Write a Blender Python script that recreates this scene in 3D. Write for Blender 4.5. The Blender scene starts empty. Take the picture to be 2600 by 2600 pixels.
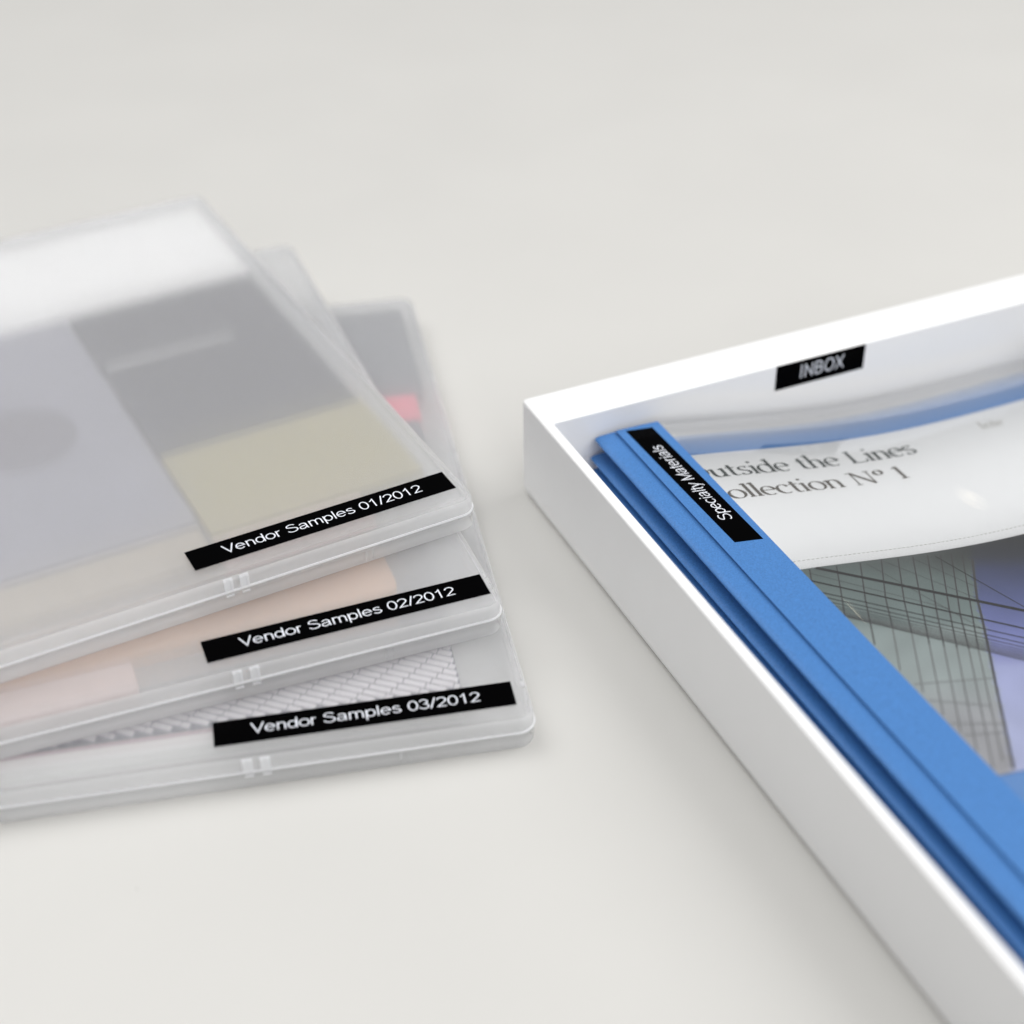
import bpy, bmesh, math, random
from mathutils import Vector, Matrix
random.seed(7)
S = 0.001                      # everything below is written in millimetres
sc = bpy.context.scene
COL = sc.collection

# ------------------------------------------------------------------ camera
F_PX, PITCH, ROLL, CAM_H = 4155.61, 0.631, -0.016, 402.921      # photo is 2600 px wide
cp, sp = math.cos(PITCH), math.sin(PITCH)
FWD = Vector((0, cp, -sp)); R0 = Vector((1, 0, 0)); U0 = Vector((0, sp, cp))
RGT = R0*math.cos(ROLL) + U0*math.sin(ROLL)
UPV = -R0*math.sin(ROLL) + U0*math.cos(ROLL)
cam_d = bpy.data.cameras.new('camera'); cam = bpy.data.objects.new('camera', cam_d); COL.objects.link(cam)
cam_d.sensor_width = 36.0; cam_d.lens = 36.0*F_PX/2600.0
cam_d.clip_start = 0.01; cam_d.clip_end = 50
M = Matrix.Identity(4)
for r in range(3):
    M[r][0] = RGT[r]; M[r][1] = UPV[r]; M[r][2] = -FWD[r]
M[2][3] = CAM_H*S
cam.matrix_world = M
cam_d.dof.use_dof = True; cam_d.dof.focus_distance = 0.612; cam_d.dof.aperture_fstop = 4.4
sc.camera = cam

# ------------------------------------------------------------------ room light
w = bpy.data.worlds.new('World'); sc.world = w; w.use_nodes = True
bg = w.node_tree.nodes['Background']; bg.inputs[0].default_value = (1.0, 0.995, 0.985, 1); bg.inputs[1].default_value = 0.32
def lamp(name, loc, target, size, power, color):
    d = bpy.data.lights.new(name, 'AREA'); d.shape = 'RECTANGLE'; d.size, d.size_y = size; d.energy = power; d.color = color
    o = bpy.data.objects.new(name, d); COL.objects.link(o); o.location = loc
    o.rotation_euler = (Vector(target)-Vector(loc)).to_track_quat('-Z', 'Y').to_euler()
    return o
lamp('window_light', (1.4, 0.70, 1.55), (0.05, 0.55, 0), (1.5, 1.5), 25, (1, 0.99, 0.975))
lamp('overhead_fill', (-0.9, 1.15, 1.9), (-0.1, 0.75, 0), (1.7, 1.7), 25, (1, 0.99, 0.98))  # added overhead fill, brightens the folders, tray side and far table
lamp('rear_fill', (1.0, -1.2, 1.7), (0.05, 0.55, 0), (1.8, 1.4), 24, (1, 0.99, 0.98))  # added fill behind the camera, brightens tray back wall and case fronts

sc.view_settings.view_transform = 'Standard'; sc.view_settings.look = 'None'
sc.view_settings.exposure = -0.02; sc.view_settings.gamma = 1.0
sc.render.engine = 'CYCLES'
cy = sc.cycles
cy.use_denoising = True; cy.max_bounces = 24; cy.transmission_bounces = 20; cy.transparent_max_bounces = 32
cy.diffuse_bounces = 14; cy.glossy_bounces = 6; cy.caustics_refractive = True; cy.caustics_reflective = True
cy.sample_clamp_indirect = 4.0; cy.blur_glossy = 0.5

# ------------------------------------------------------------------ materials
def nodes(name):
    m = bpy.data.materials.new(name); m.use_nodes = True
    nt = m.node_tree; return m, nt, nt.nodes['Principled BSDF'], nt.nodes['Material Output']
def lin(r, g, b):
    f = lambda c: (c/255/12.92) if c/255 <= 0.04045 else ((c/255+0.055)/1.055)**2.4
    return (f(r), f(g), f(b), 1)
def noise_mix(nt, col, amount, scale, detail=3):
    tc = nt.nodes.new('ShaderNodeTexCoord'); n = nt.nodes.new('ShaderNodeTexNoise')
    n.inputs['Scale'].default_value = scale; n.inputs['Detail'].default_value = detail
    nt.links.new(tc.outputs['Object'], n.inputs['Vector'])
    mr = nt.nodes.new('ShaderNodeMapRange'); mr.inputs['From Min'].default_value = 0.3; mr.inputs['From Max'].default_value = 0.7
    mr.inputs['To Min'].default_value = 1-amount; mr.inputs['To Max'].default_value = 1+amount
    nt.links.new(n.outputs['Fac'], mr.inputs['Value'])
    mx = nt.nodes.new('ShaderNodeVectorMath'); mx.operation = 'SCALE'; mx.inputs[0].default_value = col[:3]
    nt.links.new(mr.outputs['Result'], mx.inputs['Scale'])
    return mx.outputs['Vector'], n
def plain(name, col, rough=0.5, spec=0.5, var=0.0, vscale=300, bump=0.0, bscale=2500, coat=0.0):
    m, nt, b, out = nodes(name)
    b.inputs['Base Color'].default_value = col; b.inputs['Roughness'].default_value = rough
    b.inputs['Specular IOR Level'].default_value = spec
    b.inputs['Coat Weight'].default_value = coat; b.inputs['Coat Roughness'].default_value = 0.1
    if var:
        c, _ = noise_mix(nt, col, var, vscale); nt.links.new(c, b.inputs['Base Color'])
    if bump:
        tc = nt.nodes.new('ShaderNodeTexCoord'); n = nt.nodes.new('ShaderNodeTexNoise')
        n.inputs['Scale'].default_value = bscale; n.inputs['Detail'].default_value = 2
        nt.links.new(tc.outputs['Object'], n.inputs['Vector'])
        bp = nt.nodes.new('ShaderNodeBump'); bp.inputs['Strength'].default_value = bump; bp.inputs['Distance'].default_value = 0.0002
        nt.links.new(n.outputs['Fac'], bp.inputs['Height']); nt.links.new(bp.outputs['Normal'], b.inputs['Normal'])
    return m
def frosted(name, milky, rough, clear):
    """milky polypropylene: part rough refraction, part straight through, part scattered"""
    m, nt, b, out = nodes(name)
    b.inputs['Base Color'].default_value = (1, 1, 1, 1)
    b.inputs['Transmission Weight'].default_value = 1.0
    b.inputs['Roughness'].default_value = rough; b.inputs['IOR'].default_value = 1.25
    tp = nt.nodes.new('ShaderNodeBsdfTransparent'); tp.inputs[0].default_value = (1, 1, 1, 1)
    m0 = nt.nodes.new('ShaderNodeMixShader'); m0.inputs[0].default_value = clear
    nt.links.new(b.outputs[0], m0.inputs[1]); nt.links.new(tp.outputs[0], m0.inputs[2])
    tr = nt.nodes.new('ShaderNodeBsdfTranslucent'); tr.inputs[0].default_value = (0.968, 0.976, 0.992, 1)
    df = nt.nodes.new('ShaderNodeBsdfDiffuse'); df.inputs[0].default_value = (0.968, 0.976, 0.992, 1)
    m1 = nt.nodes.new('ShaderNodeMixShader'); m1.inputs[0].default_value = 0.66
    nt.links.new(tr.outputs[0], m1.inputs[1]); nt.links.new(df.outputs[0], m1.inputs[2])
    m2 = nt.nodes.new('ShaderNodeMixShader'); m2.inputs[0].default_value = milky
    nt.links.new(m0.outputs[0], m2.inputs[1]); nt.links.new(m1.outputs[0], m2.inputs[2])
    gl = nt.nodes.new('ShaderNodeBsdfGlossy'); gl.inputs['Roughness'].default_value = 0.2; gl.inputs['Color'].default_value = (1, 1, 1, 1)
    lw = nt.nodes.new('ShaderNodeLayerWeight'); lw.inputs['Blend'].default_value = 0.12
    ge = nt.nodes.new('ShaderNodeNewGeometry'); fo = nt.nodes.new('ShaderNodeMapRange')
    fo.inputs['To Min'].default_value = 1.0; fo.inputs['To Max'].default_value = 0.0; nt.links.new(ge.outputs['Backfacing'], fo.inputs['Value'])
    mu = nt.nodes.new('ShaderNodeMath'); mu.operation = 'MULTIPLY'
    nt.links.new(lw.outputs['Fresnel'], mu.inputs[0]); nt.links.new(fo.outputs['Result'], mu.inputs[1])
    m3 = nt.nodes.new('ShaderNodeMixShader'); nt.links.new(mu.outputs[0], m3.inputs[0])
    nt.links.new(m2.outputs[0], m3.inputs[1]); nt.links.new(gl.outputs[0], m3.inputs[2])
    nt.links.new(m3.outputs[0], out.inputs['Surface'])
    return m
def clear_film(name):
    m, nt, b, out = nodes(name)
    tr = nt.nodes.new('ShaderNodeBsdfTransparent'); tr.inputs[0].default_value = (0.97, 0.975, 0.98, 1)
    gl = nt.nodes.new('ShaderNodeBsdfGlossy'); gl.inputs['Roughness'].default_value = 0.012
    fr = nt.nodes.new('ShaderNodeFresnel'); ge = nt.nodes.new('ShaderNodeNewGeometry')
    mi = nt.nodes.new('ShaderNodeMapRange'); mi.inputs['To Min'].default_value = 1.55; mi.inputs['To Max'].default_value = 1/1.55
    nt.links.new(ge.outputs['Backfacing'], mi.inputs['Value']); nt.links.new(mi.outputs['Result'], fr.inputs['IOR'])
    mu = nt.nodes.new('ShaderNodeMath'); mu.operation = 'MULTIPLY'; mu.inputs[1].default_value = 1.25; mu.use_clamp = True
    nt.links.new(fr.outputs[0], mu.inputs[0])
    mx = nt.nodes.new('ShaderNodeMixShader')
    nt.links.new(mu.outputs[0], mx.inputs[0]); nt.links.new(tr.outputs[0], mx.inputs[1]); nt.links.new(gl.outputs[0], mx.inputs[2])
    nt.links.new(mx.outputs[0], out.inputs['Surface'])
    return m
def vcol(name):
    m, nt, b, out = nodes(name)
    a = nt.nodes.new('ShaderNodeVertexColor'); a.layer_name = 'print'
    nt.links.new(a.outputs['Color'], b.inputs['Base Color']); b.inputs['Roughness'].default_value = 0.35
    return m
def table_top():
    m = plain('table_laminate', (0.625, 0.62, 0.60, 1), 0.42, 0.4, 0.014, 9, 0.03, 1800)
    nt = m.node_tree; b = nt.nodes['Principled BSDF']; src = b.inputs['Base Color'].links[0].from_socket
    tc = nt.nodes.new('ShaderNodeTexCoord'); vo = nt.nodes.new('ShaderNodeTexVoronoi'); vo.inputs['Scale'].default_value = 55
    mp = nt.nodes.new('ShaderNodeMapping'); mp.inputs['Scale'].default_value = (1, 0.45, 1); mp.inputs['Rotation'].default_value = (0, 0, 0.5)
    nt.links.new(tc.outputs['Object'], mp.inputs['Vector']); nt.links.new(mp.outputs['Vector'], vo.inputs['Vector'])
    lt = nt.nodes.new('ShaderNodeMapRange'); lt.inputs['From Min'].default_value = 0.028; lt.inputs['From Max'].default_value = 0.008
    nt.links.new(vo.outputs['Distance'], lt.inputs['Value'])
    sep = nt.nodes.new('ShaderNodeSeparateColor'); nt.links.new(vo.outputs['Color'], sep.inputs[0])
    gt = nt.nodes.new('ShaderNodeMapRange'); gt.inputs['From Min'].default_value = 0.62; gt.inputs['From Max'].default_value = 0.95; gt.inputs['To Max'].default_value = 0.7
    nt.links.new(sep.outputs[0], gt.inputs['Value'])
    mu = nt.nodes.new('ShaderNodeMath'); mu.operation = 'MULTIPLY'; nt.links.new(lt.outputs['Result'], mu.inputs[0]); nt.links.new(gt.outputs['Result'], mu.inputs[1])
    mx = nt.nodes.new('ShaderNodeMix'); mx.data_type = 'RGBA'; nt.links.new(mu.outputs[0], mx.inputs['Factor'])
    nt.links.new(src, mx.inputs[6]); mx.inputs[7].default_value = (0.16, 0.15, 0.14, 1); nt.links.new(mx.outputs[2], b.inputs['Base Color'])
    n2 = nt.nodes.new('ShaderNodeTexNoise'); n2.inputs['Scale'].default_value = 14; n2.inputs['Detail'].default_value = 6; nt.links.new(tc.outputs['Object'], n2.inputs['Vector'])
    r2 = nt.nodes.new('ShaderNodeMapRange'); r2.inputs['To Min'].default_value = 0.34; r2.inputs['To Max'].default_value = 0.5
    nt.links.new(n2.outputs['Fac'], r2.inputs['Value']); nt.links.new(r2.outputs['Result'], b.inputs['Roughness'])
    return m
MT = dict(
    table=table_top(),
    tray=plain('white_lacquer', (0.90, 0.905, 0.915, 1), 0.28, 0.5, 0.006, 30),
    frost=frosted('frosted_polypropylene', 0.225, 0.24, 0.44),
    frost_side=frosted('frosted_polypropylene_side', 0.44, 0.26, 0.3),
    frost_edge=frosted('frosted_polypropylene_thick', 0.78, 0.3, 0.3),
    tape=plain('black_tape', (0.001, 0.001, 0.0012, 1), 0.12, 0.012),
    letter=plain('white_lettering', (0.80, 0.83, 0.90, 1), 0.5, 0.2),
    blue=plain('blue_board', (0.058, 0.198, 0.495, 1), 0.5, 0.4, 0.15, 1500, 0.7, 1800),
    bluesheet=plain('blue_paper', (0.10, 0.27, 0.60, 1), 0.5, 0.3, 0.03, 900),
    card=plain('white_card', (0.82, 0.82, 0.82, 1), 0.6, 0.3),
    paper=plain('white_paper', (0.88, 0.88, 0.88, 1), 0.55, 0.3, 0.008, 200),
    film=clear_film('clear_film'),
    ink1=plain('dark_ink', (0.03, 0.04, 0.038, 1), 0.6, 0.2),
    ink2=plain('brown_grey_ink', (0.11, 0.098, 0.085, 1), 0.6, 0.2),
    ink3=plain('pale_grey_ink', (0.40, 0.39, 0.36, 1), 0.6, 0.2),
    line=plain('print_dark_line', (0.006, 0.006, 0.007, 1), 0.4, 0.3),
    line2=plain('print_grey_line', (0.05, 0.048, 0.05, 1), 0.4, 0.3),
    line4=plain('print_soft_line', (0.14, 0.138, 0.14, 1), 0.4, 0.3),
    line3=plain('print_faint_line', (0.2, 0.205, 0.21, 1), 0.4, 0.3),
    photo=vcol('photo_print'),
    slate=plain('slate_sample', (0.022, 0.022, 0.045, 1), 0.8, 0.2, 0.06, 250),
    lav=plain('lavender_grey_sample', (0.27, 0.27, 0.33, 1), 0.8, 0.2, 0.05, 60),
    lavdark=plain('grey_round_sample', (0.15, 0.14, 0.18, 1), 0.8, 0.2, 0.04, 200),
    olive=plain('olive_sample', (0.35, 0.31, 0.16, 1), 0.8, 0.2, 0.05, 250),
    beige=plain('beige_sample', (0.42, 0.37, 0.30, 1), 0.8, 0.2, 0.05, 200),
    peach=plain('peach_sample', (0.70, 0.45, 0.30, 1), 0.8, 0.2, 0.05, 200),
    pink=plain('pink_sample', (0.62, 0.49, 0.475, 1), 0.8, 0.2, 0.05, 200),
    hotpink=plain('bright_pink_sample', (0.72, 0.13, 0.20, 1), 0.8, 0.2),
    palepink=plain('pale_pink_edge', (0.62, 0.42, 0.46, 1), 0.8, 0.2),
    whitesheet=plain('white_sample', (0.93, 0.93, 0.93, 1), 0.6, 0.2),
    grey=plain('woven_grey_sample', (0.13, 0.135, 0.16, 1), 0.8, 0.2, 0.12, 160),
    joint=plain('mosaic_backing', (0.08, 0.08, 0.13, 1), 0.8, 0.2),
    tile=plain('mosaic_tile', (0.62, 0.60, 0.63, 1), 0.5, 0.3, 0.04, 300),
)

# ------------------------------------------------------------------ helpers
def link(name, me, mat, parent=None, smooth=False):
    if mat: me.materials.append(MT[mat])
    if smooth:
        for pl in me.polygons: pl.use_smooth = True
    o = bpy.data.objects.new(name, me); COL.objects.link(o)
    if parent: o.parent = parent
    return o
def mesh(name, verts, faces, mat, parent=None, smooth=False):
    me = bpy.data.meshes.new(name)
    me.from_pydata([(v[0]*S, v[1]*S, v[2]*S) for v in verts], [], faces); me.update()
    bm = bmesh.new(); bm.from_mesh(me); bmesh.ops.recalc_face_normals(bm, faces=bm.faces); bm.to_mesh(me); bm.free()
    return link(name, me, mat, parent, smooth)
def tag(o, label, cat, group=None):
    o['label'] = label; o['category'] = cat
    if group: o['group'] = group
    return o
def empty(name, loc, rz, label, cat, group=None):
    o = bpy.data.objects.new(name, None); COL.objects.link(o); o.empty_display_size = 0.02
    o.location = Vector(loc)*S; o.rotation_euler = (0, 0, rz); return tag(o, label, cat, group)
def box(name, x0, x1, y0, y1, z0, z1, mat, parent=None, bev=0.0, seg=2):
    bm = bmesh.new(); bmesh.ops.create_cube(bm, size=1)
    for v in bm.verts:
        v.co = Vector((x0 if v.co.x < 0 else x1, y0 if v.co.y < 0 else y1, z0 if v.co.z < 0 else z1))*S
    if bev: bmesh.ops.bevel(bm, geom=list(bm.edges), offset=bev*S, segments=seg, affect='EDGES', profile=0.5)
    me = bpy.data.meshes.new(name); bm.to_mesh(me); bm.free()
    return link(name, me, mat, parent)
def rr(x0, x1, y0, y1, r, n=8):
    pts = []
    for cx, cyy, a0 in ((x1-r, y0+r, -90), (x1-r, y1-r, 0), (x0+r, y1-r, 90), (x0+r, y0+r, 180)):
        for i in range(n+1):
            a = math.radians(a0 + 90*i/n); pts.append((cx+r*math.cos(a), cyy+r*math.sin(a)))
    return pts
def loft(name, rect, r, prof, mat, parent=None, caps=(True, True), closed=False):
    """rings of a rounded rectangle, one for each (inset, z)"""
    vs, fs = [], []; n = None
    for ins, z in prof:
        ring = rr(rect[0]+ins, rect[1]-ins, rect[2]+ins, rect[3]-ins, max(r-ins, 0.6)); n = len(ring)
        vs += [(x, y, z) for x, y in ring]
    m = len(prof)
    for k in range(m if closed else m-1):
        a, b = k*n, ((k+1) % m)*n
        for i in range(n): fs.append((a+i, a+(i+1) % n, b+(i+1) % n, b+i))
    if not closed:
        if caps[0]: fs.append(tuple(range(n))[::-1])
        if caps[1]: fs.append(tuple(range((m-1)*n, m*n)))
    o = mesh(name, vs, fs, mat, parent)
    for pl in o.data.polygons: pl.use_smooth = len(pl.vertices) == 4
    return o
def arc(cx, cy_, rx, ry, t0, t1, n=16):
    return [(cx+rx*math.cos(math.radians(t0+(t1-t0)*i/n)), cy_+ry*math.sin(math.radians(t0+(t1-t0)*i/n))) for i in range(n+1)]
# grotesque capitals and small letters as centre lines; capital height 1, x-height 0.73
_bowl = arc(.28, .365, .235, .325, 0, 360, 28)
SANS = {
 'V': (.72, [[(.04, 1), (.36, .03), (.68, 1)]]),
 'S': (.74, [arc(.36, .74, .25, .215, 25, 200, 14)+arc(.36, .29, .29, .25, 75, -165, 20)]),
 'M': (.90, [[(.11, 0), (.11, .96), (.45, .05), (.79, .96), (.79, 0)]]),
 'I': (.30, [[(.15, 0), (.15, 1)]]),
 'N': (.80, [[(.11, 0), (.11, .96), (.69, .04), (.69, 1)]]),
 'B': (.74, [[(.11, .04), (.11, .955), (.38, .955)]+arc(.38, .745, .22, .21, 90, -90, 10), [(.11, .535), (.4, .535)]+arc(.4, .29, .25, .245, 90, -90, 10)+[(.11, .045)]]),
 'O': (.86, [arc(.43, .5, .36, .46, 0, 360, 36)]),
 'X': (.72, [[(.04, 0), (.68, 1)], [(.04, 1), (.68, 0)]]),
 'e': (.60, [[(.055, .39), (.515, .39)]+arc(.285, .365, .235, .325, 4, 318, 26)]),
 'n': (.58, [[(.095, 0), (.095, .73)], [(.095, .4)]+arc(.285, .45, .19, .24, 170, 0, 12)+[(.475, 0)]]),
 'd': (.60, [arc(.275, .365, .22, .325, 0, 360, 28), [(.505, 0), (.505, 1)]]),
 'o': (.60, [arc(.30, .365, .25, .325, 0, 360, 28)]),
 'r': (.36, [[(.095, 0), (.095, .73)], [(.095, .42)]+arc(.27, .45, .175, .235, 165, 75, 8)]),
 'a': (.60, [arc(.28, .52, .19, .17, 165, 20, 10)+[(.47, .45), (.47, .12)]+arc(.56, .12, .09, .1, 180, 250, 4), [(.47, .42)]+[(.28, .385)]+arc(.22, .21, .165, .17, 95, 300, 14)+[(.47, .24)]]),
 'm': (.88, [[(.095, 0), (.095, .73)], [(.095, .42)]+arc(.27, .47, .17, .22, 165, 0, 10)+[(.44, 0)], [(.44, .42)]+arc(.615, .47, .17, .22, 165, 0, 10)+[(.785, 0)]]),
 'p': (.60, [arc(.325, .365, .22, .325, 0, 360, 28), [(.095, -.27), (.095, .73)]]),
 'l': (.24, [[(.12, 0), (.12, 1)]]),
 's': (.54, [arc(.265, .535, .175, .155, 25, 205, 12)+arc(.265, .215, .205, .175, 75, -165, 16)]),
 'c': (.54, [arc(.29, .365, .235, .325, 42, 318, 22)]),
 'i': (.24, [[(.12, 0), (.12, .73)], [(.12, .89), (.12, 1.0)]]),
 't': (.32, [[(.14, .93), (.14, .12)]+arc(.24, .12, .1, .1, 180, 280, 6), [(.02, .69), (.29, .69)]]),
 'y': (.54, [[(.03, .73), (.27, .04)], [(.51, .73), (.27, .04), (.19, -.17)]+arc(.11, -.13, .09, .11, -30, -110, 5)]),
 '0': (.60, [arc(.30, .485, .235, .46, 0, 360, 30)]),
 '1': (.60, [[(.12, .73), (.22, .79), (.34, .96), (.34, 0)]]),
 '2': (.60, [arc(.30, .69, .225, .25, 170, -35, 16)+[(.2, .2), (.085, .05), (.54, .05)]]),
 '3': (.60, [arc(.29, .73, .2, .215, 165, -80, 14)+arc(.29, .28, .235, .235, 85, -165, 18)]),
 '/': (.34, [[(.03, -.02), (.31, 1.02)]]),
 ' ': (.30, []),
}
def text_mesh(name, body, mat, parent, x0, x1, base, cap, place, pen=0.08, gap=0.0):
    """monoline sans lettering as one flat mesh; x runs x0..x1, capitals are cap high; place(x, y, k) -> mm point"""
    tot = sum(SANS[c][0]+gap for c in body)-.1-gap; sx = (x1-x0)/tot; vs, fs = [], []; k = 0; cx = -.05
    for ch in body:
        for path in SANS[ch][1]:
            k += 1
            pts = []
            for p, q in zip(path, path[1:]):                       # split long straights so they can follow a curve
                n = max(1, int(math.hypot(q[0]-p[0], q[1]-p[1])/.3)); pts += [(p[0]+(q[0]-p[0])*i/n, p[1]+(q[1]-p[1])*i/n) for i in range(n)]
            pts.append(path[-1])
            pts = [p for i, p in enumerate(pts) if i == 0 or math.hypot(p[0]-pts[i-1][0], p[1]-pts[i-1][1]) > 1e-4]
            n0 = len(vs); m = len(pts); closed = math.hypot(pts[0][0]-pts[-1][0], pts[0][1]-pts[-1][1]) < 1e-3
            for i in range(m):
                if closed and i in (0, m-1): a, b, c = Vector(pts[m-2]), Vector(pts[0]), Vector(pts[1])
                else: a, b, c = Vector(pts[max(i-1, 0)]), Vector(pts[i]), Vector(pts[min(i+1, m-1)])
                t0 = (b-a).normalized() if (b-a).length > 1e-6 else (c-b).normalized()
                t1 = (c-b).normalized() if (c-b).length > 1e-6 else t0
                tm_ = (t0+t1); tm_ = tm_.normalized() if tm_.length > .2 else t0
                nn = Vector((-tm_.y, tm_.x)); mit = 1/max(.42, nn.dot(Vector((-t0.y, t0.x))))
                for sg in (1, -1):
                    r = b+nn*sg*pen/2*mit; vs.append(place(x0+(cx+r.x)*sx, base+r.y*cap, k))
            fs += [(n0+2*i, n0+2*i+1, n0+2*i+3, n0+2*i+2) for i in range(m-1)]
        cx += SANS[ch][0]+gap
    me = bpy.data.meshes.new(name); me.from_pydata([(v[0]*S, v[1]*S, v[2]*S) for v in vs], [], fs); me.update()
    return link(name, me, mat, parent)

# ------------------------------------------------------------------ table
t = box('tabletop', -1600, 1900, -500, 2600, -28, 0, 'table', None, 2.0)
t['kind'] = 'structure'

# ------------------------------------------------------------------ tray
TX, TY, TTH, TH = 4.49, 566.091, 0.411, 46.1
tray = empty('letter_tray', (TX, TY, 0), TTH, 'white letter tray with a wide back rim holding blue report folders', 'tray')
TW, TL, WL, WB = 262.0, 372.0, 4.7, 21.1
def tray_ring(x0, x1, y0, y1, r, z): return [(x, y, z) for x, y in rr(x0, x1, y0, y1, r, 6)]
def outer(ins, z, r): return tray_ring(ins, TW-ins, -TL+ins, -ins, r, z)
def inner(ins, z, r): return tray_ring(WL-ins, TW-WL+ins, -TL+WL-ins, -WB+ins, r, z)
rings = [outer(4.5, 0, 1), outer(2.2, .6, 1.5), outer(.7, 2.0, 2), outer(0, 4.5, 2.2), outer(0, TH-.8, 2.2), outer(.12, TH-.4, 2.1), outer(.4, TH-.12, 2), outer(.8, TH, 1.8),
         inner(2.5, TH, 1.6), inner(2.2, TH-.1, 1.5), inner(2.0, TH-.4, 1.4), inner(.55, TH-.55, .9), inner(.2, TH-.68, .7), inner(0, TH-.95, .6), inner(0, 3.6, .6), inner(-1.2, 2.4, .5)]
vs = [q for r_ in rings for q in r_]; n = len(rings[0]); fs = [tuple(range(n))[::-1], tuple(range((len(rings)-1)*n, len(rings)*n))]
for k in range(len(rings)-1):
    for i in range(n): fs.append((k*n+i, k*n+(i+1) % n, (k+1)*n+(i+1) % n, (k+1)*n+i))
tb = mesh('tray_body', vs, fs, 'tray', tray)
for pl in tb.data.polygons: pl.use_smooth = max((Vector(tb.data.vertices[i].co)-pl.center).length for i in pl.vertices) < .4 and pl.area < 6e-4 and len(pl.vertices) == 4

# label on the inner back face
il = box('label', 108.31, 108.31+44.3, -WB-0.16, -WB+0.05, TH-0.9-12, TH-0.9, 'tape', tray)
il['label'] = 'black adhesive label reading INBOX'
text_mesh('lettering', 'INBOX', 'letter', il, 108.31+44.3*.27, 108.31+44.3*.757, TH-0.9-12+3.3, 6.4,
          lambda x, y, k: (x, -WB-0.19-.002*k, y), pen=0.092, gap=.07)

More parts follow.
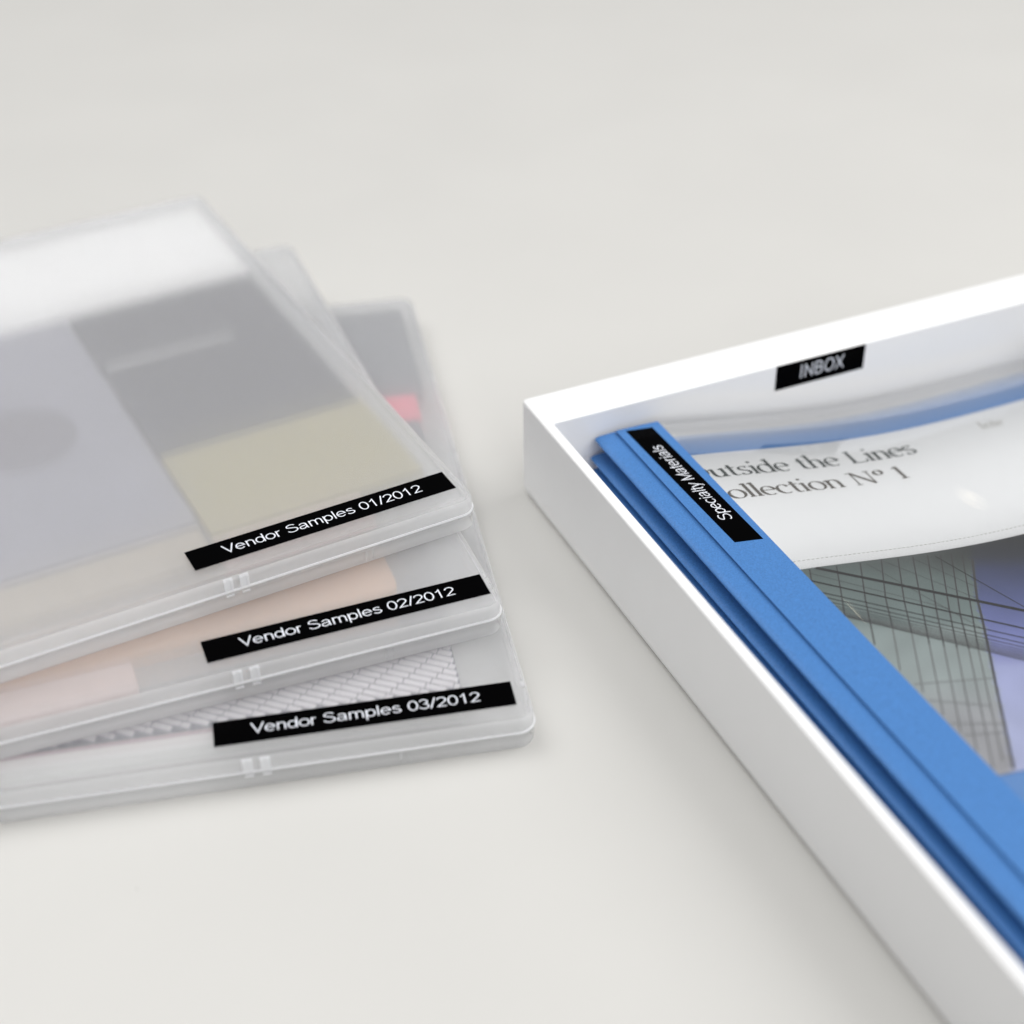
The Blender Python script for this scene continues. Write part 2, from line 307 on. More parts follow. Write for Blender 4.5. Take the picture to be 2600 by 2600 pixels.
# ------------------------------------------------------------------ plastic cases
T = 14.532
CASES = [(-113.08, 459.405, 0.487, 108.7, 8.7, 2, '01'), (-105.853, 426.114, 0.351, 107.3, 6.2, 1, '02'), (-101.74, 399.882, 0.181, 109.8, 6.9, 0, '03')]
CW, CD = 226.0, 307.0
CASE_E = []
def build_case(x, y, th, uR, vf, lev, num):
    c, s = math.cos(th), math.sin(th)
    ox, oy = x+uR*c+vf*s, y+uR*s-vf*c                       # front right corner
    nm = {'01': 'topmost', '02': 'middle', '03': 'lowest'}[num]
    e = empty('document_case', (ox, oy, lev*T), th,
              f'{nm} frosted plastic case of the fanned stack, labelled Vendor Samples {num}/2012', 'plastic case', 'fanned stack of plastic cases')
    rect = (-CW, 0, 0, CD)
    base = loft('case_base', rect, 6.5, [(0.9, 0.02), (0.35, 0.15), (0.08, 0.5), (0, 1.0), (0, 5.9), (-0.22, 6.05), (-0.22, 6.35), (0, 6.5), (0, 7.2),
                                  (1.4, 7.2), (1.4, 2.2), (1.9, 1.3)], 'frost', e, caps=(True, True))
    lid = loft('case_lid', rect, 6.5, [(1.4, 7.45), (0.0, 7.45), (0, 7.9), (0.0, 8.2), (0, 11.3), (0.22, 12.4), (0.8, 13.35), (1.8, 14.05), (3.4, T-.03)], 'frost', e, caps=(False, True))
    # inner surface of the lid joined to it as one shell
    bm = bmesh.new(); bm.from_mesh(lid.data)
    prof = [(1.4, 7.45), (1.4, 11.0), (1.9, 12.3), (3.6, 13.2)]
    rings = []
    for ins, z in prof:
        rings.append([bm.verts.new((px*S, py*S, z*S)) for px, py in rr(-CW+ins, -ins, ins, CD-ins, max(6.5-ins, .6))])
    for a, b in zip(rings, rings[1:]):
        for i in range(len(a)):
            f = bm.faces.new((a[i], b[i], b[(i+1) % len(a)], a[(i+1) % len(a)])); f.smooth = True
    bm.faces.new(rings[-1])
    bmesh.ops.remove_doubles(bm, verts=bm.verts, dist=1e-6)
    bmesh.ops.recalc_face_normals(bm, faces=bm.faces); bm.to_mesh(lid.data); bm.free()
    for o in (base, lid):                       # the upright walls are seen edge on: more plastic, milkier
        o.data.materials.append(MT['frost_side'])
        for pl in o.data.polygons:
            if abs(pl.normal.z) < .55: pl.material_index = 1
    # the pressed lip along the seam
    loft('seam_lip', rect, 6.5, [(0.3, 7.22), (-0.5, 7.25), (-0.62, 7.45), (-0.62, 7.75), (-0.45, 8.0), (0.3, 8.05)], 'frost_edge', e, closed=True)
    # two closing tabs on the front: raised frames
    u0 = -uR + (7.0 if num != '03' else 8.6)
    for k in range(2):
        a = u0 + k*6.0
        vs, fs = [], []
        def bar(x0, x1, z0, z1, d=0.45):
            n = len(vs); vs.extend([(X, Y, Z) for Z in (z0, z1) for X, Y in ((x0, 0.25), (x1, 0.25), (x1, -d), (x0, -d))])
            fs.extend([(n, n+1, n+2, n+3), (n+4, n+7, n+6, n+5), (n, n+4, n+5, n+1), (n+1, n+5, n+6, n+2), (n+2, n+6, n+7, n+3), (n+3, n+7, n+4, n)])
        bar(a, a+0.95, 7.95, 12.6, .34); bar(a+2.5, a+3.45, 7.95, 12.6, .34); bar(a+.95, a+2.5, 7.97, 12.6, .08); bar(a, a+3.45, 12.65, 13.35, 0.0); bar(a+0.4, a+3.4, 5.6, 6.1, 0.5)
        mesh('closing_tab', vs, fs, 'frost_edge', e)
    box('rib', -uR+61.5, -uR+62.3, -0.22, 0.3, 1.8, 6.3, 'frost', e)
    box('rib', -uR+64.2, -uR+64.8, -0.22, 0.3, 1.8, 6.3, 'frost', e)
    for (px, py) in ((-1.7, 17.5), (-1.9, 10.5), (-1.5, 168.0)):
        o = box('stacking_nub', px-0.7, px+0.7, py-1.6, py+1.6, 13.6, 14.72, 'frost', e, 0.4, 2)
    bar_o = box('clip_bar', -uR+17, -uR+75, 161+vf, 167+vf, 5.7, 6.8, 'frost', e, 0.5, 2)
    # adhesive label
    lb = box('label', -uR, -uR+104.0, vf, vf+12, T-.1, T+.10, 'tape', e)
    lb['label'] = f'black adhesive label reading Vendor Samples {num}/2012'
    text_mesh('lettering', f'Vendor Samples {num}/2012', 'letter', lb, -uR+104*.125, -uR+104*.885, vf+4.0, 5.0, lambda X, Y, k: (X, Y, T+.12+.0006*k))
    CASE_E.append((e, uR, vf, th, ox, oy, lev*T))
    return e
for a in CASES: build_case(*a)

def sample(i, name, rectuv, z0, z1, mat, label, cat, r=0.8):
    """a sample lying inside case i; rectuv measured from that case's label corner"""
    e, uR, vf, th, ox, oy, zz = CASE_E[i]
    u0, u1, v0, v1 = rectuv
    o = loft(name, (0, u1-u0, 0, v1-v0), r, [(0.15, 0), (0, 0.15), (0, z1-z0-.2), (0.2, z1-z0)], mat)
    c, s = math.cos(th), math.sin(th); lx, ly = u0-uR, v0+vf
    o.location = Vector((ox+lx*c-ly*s, oy+lx*s+ly*c, zz+z0))*S; o.rotation_euler = (0, 0, th)
    return tag(o, label, cat)
FL = 1.32
sample(0, 'sample_board', (-101, 103, 216.5, 294), FL, 6.0, 'whitesheet', 'white sample board at the far end inside the topmost case', 'sample board')
sample(0, 'sample_board', (15, 102, 88, 213.5), FL, 5.6, 'slate', 'slate grey sample board inside the topmost case', 'sample board')
sample(0, 'sample_board', (-101, 13.5, 37, 213.5), FL, 5.2, 'lav', 'pale lavender grey sample board beside the slate one in the topmost case', 'sample board')
sample(0, 'round_sample', (-54, -8, 103, 149), 5.2, 5.8, 'lavdark', 'grey round sample lying on the lavender board in the topmost case', 'round sample', 22.9)
sample(0, 'sample_board', (15, 103, 26, 86.5), FL, 5.6, 'olive', 'olive beige sample board behind the label in the topmost case', 'sample board')
sample(0, 'sample_board', (-101, 12, 13, 35), FL, 5.0, 'beige', 'narrow beige sample strip along the front of the topmost case', 'sample board')
sample(0, 'sample_board', (14, 74, 8, 24.5), FL, 4.4, 'pink', 'narrow pink sample strip under the label of the topmost case', 'sample board')
sample(1, 'sample_board', (-104, 76, 22, 150), FL, 7.6, 'peach', 'peach sample card with rounded corners inside the middle case', 'sample board', 5)
sample(1, 'sample_board', (-104, -24, 6, 20.5), FL, 6.0, 'pink', 'pink sample strip in front of the peach card in the middle case', 'sample board')
sample(2, 'sample_board', (-108, 103, 215, 293), FL, 9.5, 'grey', 'dark grey woven sample at the far end of the lowest case', 'sample board')
sample(2, 'sample_board', (-108, 99, 194, 214), FL, 9.5, 'hotpink', 'bright pink sample strip between two grey ones in the lowest case', 'sample board')
sample(2, 'sample_board', (-108, 98, 165, 193), FL, 9.3, 'grey', 'grey woven strip in front of the pink one in the lowest case', 'sample board')
sample(2, 'card_pad', (-108, 87, 10.9, 160), FL, 10.6, 'whitesheet', 'white card pad under the tiled board in the lowest case', 'card pad')
sample(2, 'sample_board', (-108, 87, 11.0, 12.2), 10.6, 11.9, 'palepink', 'thin pink edge strip along the tiled sample in the lowest case', 'sample board')
mos = sample(2, 'mosaic_board', (-108, 87, 12.4, 160), 10.6, 12.1, 'joint', 'pale brick tiled sample board inside the lowest case', 'tile board', 0.6)
# its brick tiles: only where the case above leaves them in view
e, uR, vf, th, ox, oy, zz = CASE_E[2]
x1c, y1c, th1, uR1, vf1 = CASES[1][:5]
tl, tw = 8.5*0.94, 3.1*0.80
d = Vector((0.875, -0.484)); nrm = Vector((0.484, 0.875))
tm = None; ntile = 0
for row in range(-60, 90):
    for colm in range(-40, 60):
        P = Vector((80.5, 28.5)) + d*8.46*colm + Vector((-2.4, -2.2))*row
        t0, t1 = -tl/2, tl/2
        t1 = min(t1, (86.3-P.x)/d.x, (P.y-13.9)/-d.y)        # bricks are cut at the board's edges
        if t1-t0 < 1.5 or not (-68 < P.x and P.y < 54): continue
        P = P+d*(t0+t1)/2
        # where is it under the middle case
        lx, ly = P.x-uR, P.y+vf; c, s = math.cos(th), math.sin(th)
        wx, wy = ox+lx*c-ly*s, oy+lx*s+ly*c
        c1, s1 = math.cos(th1), math.sin(th1)
        v1 = -(wx-x1c)*s1+(wy-y1c)*c1
        if v1 > -vf1+12: continue
        if tm is None:
            o = box('brick', -tl/2, tl/2, -tw/2, tw/2, 0, 0.9, 'tile', mos, 0.3, 1); tm = o.data
        else:
            o = bpy.data.objects.new('brick', tm); COL.objects.link(o); o.parent = mos
        o.location = Vector((P.x+108, P.y-12.4, 1.44))*S
        o.rotation_euler = (0, 0, math.atan2(d.y, d.x)+random.uniform(-.015, .015)); o.scale = ((t1-t0)/tl, 1, 1); ntile += 1
print('tiles', ntile)

# ------------------------------------------------------------------ folders in the tray (tray coordinates a, b, z)
ZC = [-1.97107, 1.99028, 6.38233, -12.14046, 21.89323]
def zs(a):
    """height of the report's surface: high on the spines, sagging to the right"""
    x = (min(max(a, 38), 206)-120)/80; z = 0.0
    for k in ZC: z = z*x+k
    return z
tc_, ts_ = math.cos(TTH), math.sin(TTH)
def to_tray(P):
    dx, dy = P.x-TX, P.y-TY; return Vector((dx*tc_+dy*ts_, -dx*ts_+dy*tc_, P.z))
def pix(px, py, dz=0.0, zfix=None):
    """photo pixel (2600 px frame) -> tray coordinates on the report's surface (or on a level at zfix)"""
    D = FWD + RGT*((px-1300)/F_PX) - UPV*((py-1300)/F_PX)
    O = Vector((0, 0, CAM_H)); z = 30.0 if zfix is None else zfix
    for _ in range(1 if zfix is not None else 25):
        q = to_tray(O+D*((z-CAM_H)/D.z))
        if zfix is None: z = 0.5*z+0.5*(zs(q.x)+dz)
    return q
def in_tray(o):
    o.matrix_world = Matrix.Translation(Vector((TX, TY, 0))*S) @ Matrix.Rotation(TTH, 4, 'Z'); return o
def sheet(name, a0, a1, b0, b1, dz, th, mat, parent=None, na=44, nb=2, wob=None, skew=0.0):
    """a thin curved sheet following the report's surface"""
    vs, fs = [], []
    for top in (1, 0):
        for j in range(nb+1):
            for i in range(na+1):
                a = a0+(a1-a0)*i/na; b = b0+(b1-b0)*j/nb+skew*(a-50)
                vs.append((a, b, zs(a)+dz+(wob(a, b) if wob else 0)-(0 if top else th)))
    n1 = (na+1)*(nb+1); g = lambda i, j, k: k*n1+j*(na+1)+i
    for j in range(nb):
        for i in range(na):
            fs.append((g(i, j, 0), g(i+1, j, 0), g(i+1, j+1, 0), g(i, j+1, 0))); fs.append((g(i, j, 1), g(i, j+1, 1), g(i+1, j+1, 1), g(i+1, j, 1)))
    for i in range(na):
        for j in (0, nb): fs.append((g(i, j, 0), g(i, j, 1), g(i+1, j, 1), g(i+1, j, 0)))
    for j in range(nb):
        for i in (0, na): fs.append((g(i, j, 0), g(i, j+1, 0), g(i, j+1, 1), g(i, j, 1)))
    o = mesh(name, vs, fs, mat, parent)
    for pl in o.data.polygons: pl.use_smooth = abs(pl.normal.z) > .5
    return o
def strip_mesh(name, path, th, b0, b1, mat, parent, rnd=0.0):
    """extrude a cross-section line (a, z) with thickness along b; rounded end corners on the fold"""
    n = len(path); off = []
    for i in range(n):
        p0, p1 = Vector(path[max(i-1, 0)]), Vector(path[min(i+1, n-1)]); tt = (p1-p0).normalized(); off.append(Vector((-tt.y, tt.x)))
    vs, fs = [], []
    bs = [b0, b0-0.25, b0-60, b0-130, b0-200, b1+0.25, b1]
    for k, b in enumerate(bs):
        ins = 0.12 if k in (0, len(bs)-1) else 0
        for i in range(n):
            q = Vector(path[i])-off[i]*ins; vs.append((q.x, b, q.y))
        for i in range(n):
            q = Vector(path[i])-off[i]*(th-ins); vs.append((q.x, b, q.y))
    m = 2*n; loop = list(range(n))+[2*n-1-i for i in range(n)]
    for k in range(len(bs)-1):
        for i in range(m):
            x, y = loop[i], loop[(i+1) % m]; fs.append((k*m+x, k*m+y, (k+1)*m+y, (k+1)*m+x))
    for k in (0, len(bs)-1):
        for i in range(n-1): fs.append((k*m+i, k*m+i+1, k*m+n+i+1, k*m+n+i))
    o = mesh(name, vs, fs, mat, parent)
    for pl in o.data.polygons: pl.use_smooth = False
    return o
def lower(a, zk):      # a leaf that is at height zk by the spine and follows the sag of the pile
    return 2.9 + (zs(a)-2.9)*(zk-2.9)/(35.6-2.9)
def fold_path(aL, ztop, zbot):
    r = (ztop-zbot)/2; rx = 3.4                              # the fold: a soft nose that droops to the left
    pts = [(45, ztop+.1), (40, ztop+.12), (33, ztop+.15), (aL+rx+3, ztop+.04)]
    for i in range(1, 14):
        an = math.radians(90+12.86*i); pts.append((aL+rx+(rx if an < math.pi else 2.2*r)*math.cos(an)+(0 if an < math.pi else (2.2*r-rx)), (ztop+zbot)/2+r*math.sin(an)))
    pts += [(aL+rx+3, zbot), (34, zbot), (45, zbot)]
    return pts[::-1]
def folder(label, aL, ztop, zbot, b0, znext, top=False):
    e = empty('report_folder', (TX, TY, 0), TTH, label, 'folder', 'blue report folders piled in the tray')
    strip_mesh('spine_fold', fold_path(aL, ztop, zbot), 0.6, b0, b0-297, 'blue', e)
    leaf = lambda z: [(a, lower(a, z)) for a in range(44, 246, 6)]
    if not top: strip_mesh('front_leaf', leaf(ztop-.1), 0.5, b0-15, b0-296, 'blue', e)
    strip_mesh('back_leaf', leaf(zbot-.1), 0.5, b0-15, b0-296, 'blue', e)
    g = zbot-.75-znext; pth = [(38, zbot-.75), (42, zbot-.75)]+[(a, lower(a, zbot-.75)) for a in range(48, 239, 8)]
    strip_mesh('inner_pages', pth, g*.42, b0-14, b0-290, 'paper', e)
    return e
top_f = folder('uppermost blue report folder in the tray, with a clear cover and a Specialty Materials label', 22.2, 35.2, 32.7, -23.0, 26.4, True)
folder('second blue report folder, directly beneath the labelled clear-covered one', 20.6, 26.2, 23.9, -22.6, 19.8)
folder('third blue report folder down, lowest one showing inside the tray', 20.9, 19.6, 17.3, -22.9, 3.2)
# binding strip over the top folder
def za(a): return 36.6-0.03*(a-31)-0.0012*max(a-40, 0)**2
strip_mesh('binding_strip', [(31.2, za(31.2)-.12), (31.5, za(31.5)-.03)]+[(a, za(a)) for a in (32.2, 34, 38, 42, 45, 48, 50.4)], 0.5, -24.2, -320, 'blue', top_f)
# its label
cs = [pix(*q, zfix=36.5) for q in ((1589.1, 1094.8), (1656.2, 1083.2), (1938.1, 1365.6), (1865.6, 1376.8))]
def q2(u, v):   # u 0..1 across (left to right), v 0..1 from near end to far end
    near = cs[3].lerp(cs[2], u); far = cs[0].lerp(cs[1], u); P = near.lerp(far, v); return P
vs, fs = [], []
NU, NV = 6, 2
for k in (1, 0):
    for j in range(NV+1):
        for i in range(NU+1):
            P = q2(i/NU, j/NV); vs.append((P.x, P.y, za(P.x)+(0.12 if k else -0.05)))
g = lambda i, j, k: k*(NU+1)*(NV+1)+j*(NU+1)+i
for j in range(NV):
    for i in range(NU):
        fs += [(g(i, j, 0), g(i+1, j, 0), g(i+1, j+1, 0), g(i, j+1, 0)), (g(i, j, 1), g(i, j+1, 1), g(i+1, j+1, 1), g(i+1, j, 1))]
for i in range(NU):
    for j in (0, NV): fs.append((g(i, j, 0), g(i, j, 1), g(i+1, j, 1), g(i+1, j, 0)))
for j in range(NV):
    for i in (0, NU): fs.append((g(i, j, 0), g(i, j+1, 0), g(i, j+1, 1), g(i, j, 1)))
sl = mesh('label', vs, fs, 'tape', top_f); sl['label'] = 'black adhesive label reading Specialty Materials'
def place_sp(x, y, k):
    P = q2(1-y, x); return (P.x, P.y, za(P.x)+0.145+.0006*k)
text_mesh('lettering', 'Specialty Materials', 'letter', sl, 0.175, 0.835, 0.30, 0.47, place_sp)

# clear front cover
sheet('clear_cover', 46, 250, -24.4, -319, 0.75, 0.25, 'film', top_f, na=60, nb=10,
      wob=lambda a, b: -0.35*max(0, 1-(a-46)/6) if a < 52 else 0.05*math.sin(b*.03+1)*min(1, (a-52)/40))

sheet('gap_fill_card', 47, 246, -24.8, -317, -0.95, 0.3, 'card', top_f)  # white card added so the shaded gap behind the backing reads lighter
# ------------------------------------------------------------------ the report under the cover
report = empty('printed_report', (TX, TY, 0), TTH, 'printed report titled Outside the Lines under the clear folder cover', 'report')
sheet('blue_backing', 46, 240, -35.0, -314, -0.45, 0.3, 'bluesheet', report, skew=0.024)
ttl = sheet('title_sheet', 45, 238, -50.7, -131.8, 0.15, 0.22, 'paper', report)
ttl['label'] = 'white title sheet with serif lettering'
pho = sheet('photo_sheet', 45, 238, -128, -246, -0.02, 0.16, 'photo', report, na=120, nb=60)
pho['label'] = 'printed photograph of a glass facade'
# colours of the print, read in photo pixels
def to_pix(P):
    W_ = Vector((TX+P.x*tc_-P.y*ts_, TY+P.x*ts_+P.y*tc_, P.z))-Vector((0, 0, CAM_H))
    dd = W_.dot(FWD); return 1300+F_PX*W_.dot(RGT)/dd, 1300-F_PX*W_.dot(UPV)/dd
def c5(x, y): return 1900+x*.34161, 1300+y*.34161
edge = [(1655, 250), (1665, 350), (1700, 640), (1740, 800), (1795, 1060), (1850, 1330), (1900, 1560), (1960, 1850), (2030, 2150)]
def edge_x(y):
    if y <= edge[0][1]: return edge[0][0]
    for (x0, y0), (x1, y1) in zip(edge, edge[1:]):
        if y <= y1: return x0+(x1-x0)*(y-y0)/(y1-y0)
    return edge[-1][0]
def ramp(y, st):
    if y <= st[0][0]: return st[0][1]
    for (y0, k0), (y1, k1) in zip(st, st[1:]):
        if y <= y1:
            f = (y-y0)/(y1-y0); return tuple(p+(q-p)*f for p, q in zip(k0, k1))
    return st[-1][1]
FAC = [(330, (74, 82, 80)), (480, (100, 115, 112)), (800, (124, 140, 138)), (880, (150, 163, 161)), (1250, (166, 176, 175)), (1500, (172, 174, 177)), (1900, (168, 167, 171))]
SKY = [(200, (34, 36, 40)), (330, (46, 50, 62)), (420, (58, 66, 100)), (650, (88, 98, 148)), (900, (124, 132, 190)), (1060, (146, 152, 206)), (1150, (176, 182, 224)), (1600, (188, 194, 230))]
ca = pho.data.color_attributes.new('print', 'FLOAT_COLOR', 'POINT')
for v in pho.data.vertices:
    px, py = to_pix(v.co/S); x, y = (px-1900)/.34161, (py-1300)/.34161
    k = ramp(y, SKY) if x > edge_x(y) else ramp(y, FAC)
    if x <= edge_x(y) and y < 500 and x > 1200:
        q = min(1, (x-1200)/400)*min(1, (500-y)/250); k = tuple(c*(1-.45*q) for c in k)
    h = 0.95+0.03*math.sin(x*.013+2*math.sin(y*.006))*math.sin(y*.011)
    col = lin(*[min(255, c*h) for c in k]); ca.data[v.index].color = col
LNO = [0]
def print_line(name, pts, wpx, mat, parent, lift=0.04):
    """a printed line through photo pixels (crop coordinates), lying on the sheet"""
    P = []
    for (x0, y0), (x1, y1) in zip(pts, pts[1:]):
        for i in range(10): P.append(pix(*c5(x0+(x1-x0)*i/10, y0+(y1-y0)*i/10)))
    P.append(pix(*c5(*pts[-1]))); wm = wpx*.34161/6.4/2*1.45
    P = [q for q in P if -245.5 < q.y < -131 and q.x < 237.5]
    if len(P) < 2: return
    LNO[0] += 1; dz = lift+0.0015*LNO[0]
    vs, fs = [], []
    for i, q in enumerate(P):
        tt = (P[min(i+1, len(P)-1)]-P[max(i-1, 0)]); tt.z = 0; tt.normalize(); nn = Vector((-tt.y, tt.x, 0))*wm
        for sg in (1, -1):
            r = q+nn*sg; vs.append((r.x, r.y, zs(r.x)-0.02+dz))
    for i in range(len(P)-1): fs.append((2*i, 2*i+1, 2*i+3, 2*i+2))
    mesh(name, vs, fs, mat, parent)
EXT = 1.18
def ext(p, q):  # carry a line on past the photograph's right border
    return [p, q, (q[0]+(q[0]-p[0])*.4, q[1]+(q[1]-p[1])*.4)]
for pts in ([(455, 425), (470, 510)], [(655, 400), (690, 600), (718, 775)], [(832, 380), (870, 650), (940, 985)], [(988, 350), (1020, 640), (1070, 850), (1130, 1180)],
            [(1112, 340), (1160, 670), (1215, 900), (1300, 1340)], [(1222, 330), (1290, 700), (1345, 980), (1450, 1510)], [(1332, 320), (1400, 740), (1455, 1000), (1580, 1640)],
            [(1428, 320), (1500, 760), (1550, 1010), (1700, 1780)], [(1508, 310), (1575, 760), (1640, 1020), (1820, 1900)], [(1588, 310), (1665, 770), (1710, 1020), (1890, 1850)]):
    up = [q for q in pts if q[1] <= 1060]; lo = pts[len(up)-1:]
    print_line('print_mullion', up, 7, 'line2', pho)
    if len(lo) > 1: print_line('print_mullion', lo, 6, 'line4', pho)
print_line('print_mullion', [(x, y) for x, y in edge[1:]], 12, 'line2', pho)
for p, q, wd, mt in (((500, 415), (1900, 702), 22, 'line'), ((470, 512), (1900, 832), 12, 'line'), ((545, 598), (1900, 902), 8, 'line'), ((590, 638), (1900, 943), 7, 'line'),
                     ((620, 672), (1900, 972), 6, 'line'), ((650, 700), (1900, 994), 5, 'line'), ((672, 720), (1900, 1011), 5, 'line'), ((690, 738), (1900, 1025), 5, 'line2'),
                     ((705, 752), (1900, 1037), 5, 'line2'), ((716, 763), (1900, 1048), 5, 'line2'), ((726, 773), (1900, 1058), 5, 'line2'), ((735, 781), (1900, 1067), 5, 'line2'),
                     ((880, 385), (1730, 862), 3, 'line2'), ((1000, 365), (1720, 650), 3, 'line2'), ((1390, 330), (1900, 620), 5, 'line'), ((455, 455), (1500, 720), 3, 'line2'), ((1230, 350), (1700, 560), 3, 'line2')):
    print_line('print_beam', ext(p, q) if q[0] == 1900 else [p, q], wd, mt, pho)
for pts in ([(1240, 1280), (1825, 1235)], [(1340, 1400), (1800, 1440)], [(1500, 1572), (1890, 1575)], [(1600, 1660), (1900, 1640)]):
    print_line('print_faint_line', pts, 6, 'line3', pho)

# stitched line along the lower edge of the title sheet
vs, fs = [], []; a = 47.0
while a < 236:
    n = len(vs)
    for x, y in ((a, -127.2), (a+1.15, -127.2), (a+1.15, -126.85), (a, -126.85)): vs.append((x, y, zs(x)+.15+.03))
    fs.append((n, n+1, n+2, n+3)); a += 2.05
mesh('stitch_line', vs, fs, 'ink3', ttl)

# serif lettering drawn with a broad-nib pen (x-height 1)
AS, CA = 1.62, 1.48
def foot(x, y=0.03, w=.17): return ('h', [(x-w, y), (x+w, y)])
def flag(x, y): return ('f', [(x-.2, y-.13), (x+.02, y-.03)])
G = {
 'i': (.40, [('v', [(.2, 0), (.2, 1)]), foot(.2), flag(.2, 1), ('d', (.18, 1.42, .11))]),
 'l': (.40, [('v', [(.2, 0), (.2, AS)]), foot(.2), flag(.2, AS)]),
 'u': (.98, [('p', [(.2, 1), (.2, .38)]+arc(.47, .38, .27, .36, 180, 300, 10)+[(.76, .3)]), ('v', [(.76, 1), (.76, 0)]), flag(.2, 1), flag(.76, 1), ('h', [(.76, .03), (.95, .06)])]),
 'n': (.98, [('v', [(.2, 0), (.2, 1)]), ('p', [(.2, .68)]+arc(.49, .62, .28, .36, 150, 0, 12)+[(.77, 0)]), foot(.2), foot(.77), flag(.2, 1)]),
 'h': (.98, [('v', [(.2, 0), (.2, AS)]), ('p', [(.2, .68)]+arc(.49, .62, .28, .36, 150, 0, 12)+[(.77, 0)]), foot(.2), foot(.77), flag(.2, AS)]),
 't': (.58, [('p', [(.24, 1.3), (.24, .28)]+arc(.42, .25, .18, .23, 180, 310, 8)), ('h', [(.02, .97), (.52, .97)])]),
 's': (.72, [('p', arc(.36, .75, .24, .23, 30, 200, 12)+[(.36, .5)]+arc(.34, .26, .27, .25, 60, -160, 14))]),
 'd': (.96, [('p', arc(.42, .5, .36, .5, 40, 320, 24)), ('v', [(.76, 0), (.76, AS)]), flag(.76, AS), ('h', [(.76, .03), (.95, .06)])]),
 'e': (.84, [('p', arc(.42, .5, .36, .5, 8, 310, 24)), ('h', [(.08, .57), (.77, .57)])]),
 'c': (.80, [('p', arc(.44, .5, .36, .5, 50, 310, 22)), ('d', (.66, .83, .09))]),
 'o': (.98, [('p', arc(.49, .5, .40, .5, 0, 360, 32))]),
 'L': (1.12, [('v', [(.26, 0), (.26, CA)]), foot(.26, CA-.03), ('h', [(.06, .03), (1.0, .03)]), ('q', [(1.0, .03), (1.05, .36)])]),
 'N': (1.46, [('q', [(.24, 0), (.24, CA)]), ('v', [(.24, CA), (1.18, 0)]), ('q', [(1.18, 0), (1.18, CA)]), foot(.24), foot(.2, CA-.03, .22), foot(1.18, CA-.03)]),
 'º': (.62, [('p', arc(.3, 1.12, .22, .27, 0, 360, 24))]),
 '1': (.62, [('v', [(.3, 0), (.3, CA)]), foot(.3, .03, .22), ('f', [(.06, CA-.2), (.3, CA-.03)])]),
 'C': (1.28, [('p', arc(.72, .74, .6, .74, 50, 310, 26))]),
 'O': (1.50, [('p', arc(.75, .74, .66, .74, 0, 360, 36))]),
 'I': (.62, [('v', [(.3, 0), (.3, CA)]), foot(.3), foot(.3, CA-.03)]),
 'r': (.66, [('v', [(.2, 0), (.2, 1)]), ('p', [(.2, .68)]+arc(.44, .66, .24, .3, 150, 70, 8)), foot(.2), flag(.2, 1)]),
 ' ': (.52, []),
}
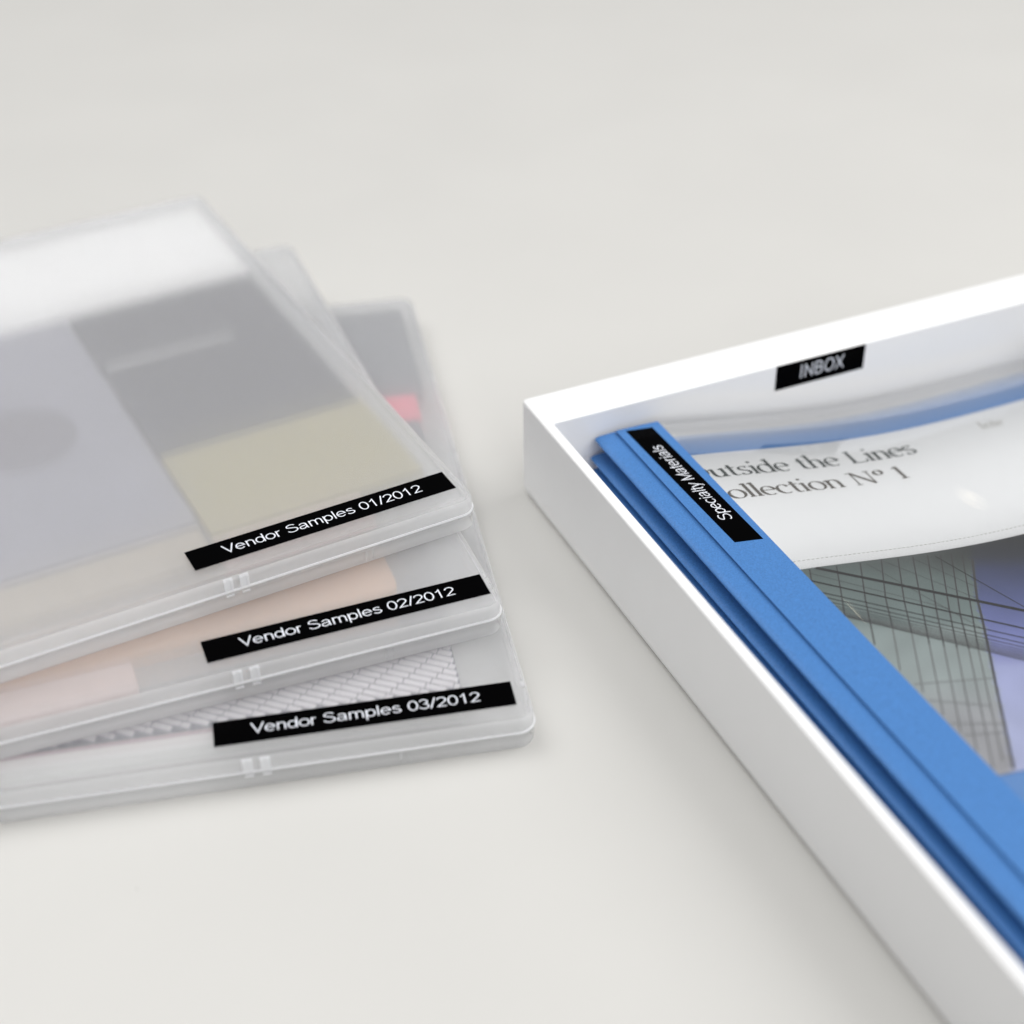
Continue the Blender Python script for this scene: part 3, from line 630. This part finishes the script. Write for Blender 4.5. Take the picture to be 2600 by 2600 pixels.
def serif_text(name, txt, mat, p_start, p_end, skip, height, wt=1.2):
    """txt[skip] starts at pixel p_start, the last letter ends at p_end"""
    A0, A1 = pix(*p_start), pix(*p_end)
    adv = [G[ch][0] for ch in txt]; tot = sum(adv[skip:])-.05; pre = sum(adv[:skip])
    ex = (Vector((A1.x, A1.y))-Vector((A0.x, A0.y))); ux = ex/tot; uy = Vector((-ex.y, ex.x)).normalized()*height
    vs, fs = [], []; k = [0]
    def put(poly):
        n = len(vs); k[0] += 1; ok = []
        for x, y in poly:
            P = Vector((A0.x, A0.y))+ux*x+uy*y
            vs.append((P.x, P.y, zs(P.x)+.15+.02+.0006*k[0]))
        return n
    x0 = -pre
    for ch, ad in zip(txt, adv):
        for kind, dat in G[ch][1]:
            if kind == 'd':
                cx, cy_, r = dat; n = put([(x0+cx+r*math.cos(i*math.pi/6), cy_+r*math.sin(i*math.pi/6)) for i in range(12)]); fs.append(tuple(range(n, n+12))); continue
            pts = dat
            if len(pts) == 2:
                pts = [tuple(pts[0][j]+(pts[1][j]-pts[0][j])*i/3 for j in (0, 1)) for i in range(4)]
            L, R = [], []
            for i in range(len(pts)):
                p0, p1 = Vector(pts[max(i-1, 0)]), Vector(pts[min(i+1, len(pts)-1)]); tt = (p1-p0)
                if tt.length < 1e-6: tt = Vector((1, 0))
                tt.normalize(); nn = Vector((-tt.y, tt.x))
                wd = {'v': .165, 'q': .075, 'h': .065, 'f': .085}.get(kind)
                if wd is None: wd = max(.06, .165*abs(math.sin(math.atan2(tt.y, tt.x)-math.radians(12))))
                wd *= wt; c0 = Vector(pts[i]); a_, b_ = c0+nn*wd/2, c0-nn*wd/2
                L.append((x0+a_.x, a_.y)); R.append((x0+b_.x, b_.y))
            n = put(L+R); m = len(L)
            for i in range(m-1): fs.append((n+i, n+i+1, n+m+i+1, n+m+i))
        x0 += ad
    # drop faces that would lie off the sheet's left edge
    fs = [f for f in fs if min(vs[i][0] for i in f) > 45.4]
    return mesh(name, vs, fs, mat, ttl)
c4 = lambda x, y: (1700+x*.20704, 1000+y*.20704)
c2 = lambda x, y: (1900+x*.36232, 680+y*.36232)
serif_text('title_lettering', 'Outside the Lines', 'ink1', c4(545, 1033), c2(1190, 1297), 1, 6.0)
serif_text('subtitle_lettering', 'Collection Nº 1', 'ink2', c4(770, 1295), c2(1140, 1470), 1, 6.0)
serif_text('corner_lettering', 'Inte', 'ink3', c2(1640, 1135), c2(1800, 1098), 0, 3.6)

# ------------------------------------------------------------------ two small warm ceiling spots, seen as glints on the film
def spot_for(px, py, dist, power, size, slope_fix=0.0):
    q = pix(px, py, 0.75); h = 0.5
    sl = (zs(q.x+h)-zs(q.x-h))/(2*h)+slope_fix
    nl = Vector((-sl, 0, 1)).normalized(); N = Vector((nl.x*tc_-nl.y*ts_, nl.x*ts_+nl.y*tc_, nl.z))
    P = Vector((TX+q.x*tc_-q.y*ts_, TY+q.x*ts_+q.y*tc_, q.z)); V = (P-Vector((0, 0, CAM_H))).normalized()
    Rf = V-N*2*V.dot(N); L = P+Rf*dist
    o = lamp('ceiling_spot', L*S, P*S, size, power, (1, 0.86, 0.62)); o.rotation_euler.rotate_axis('Z', 0.7)
spot_for(2165, 1555, 1500, 0.0011, (0.0045, 0.022))
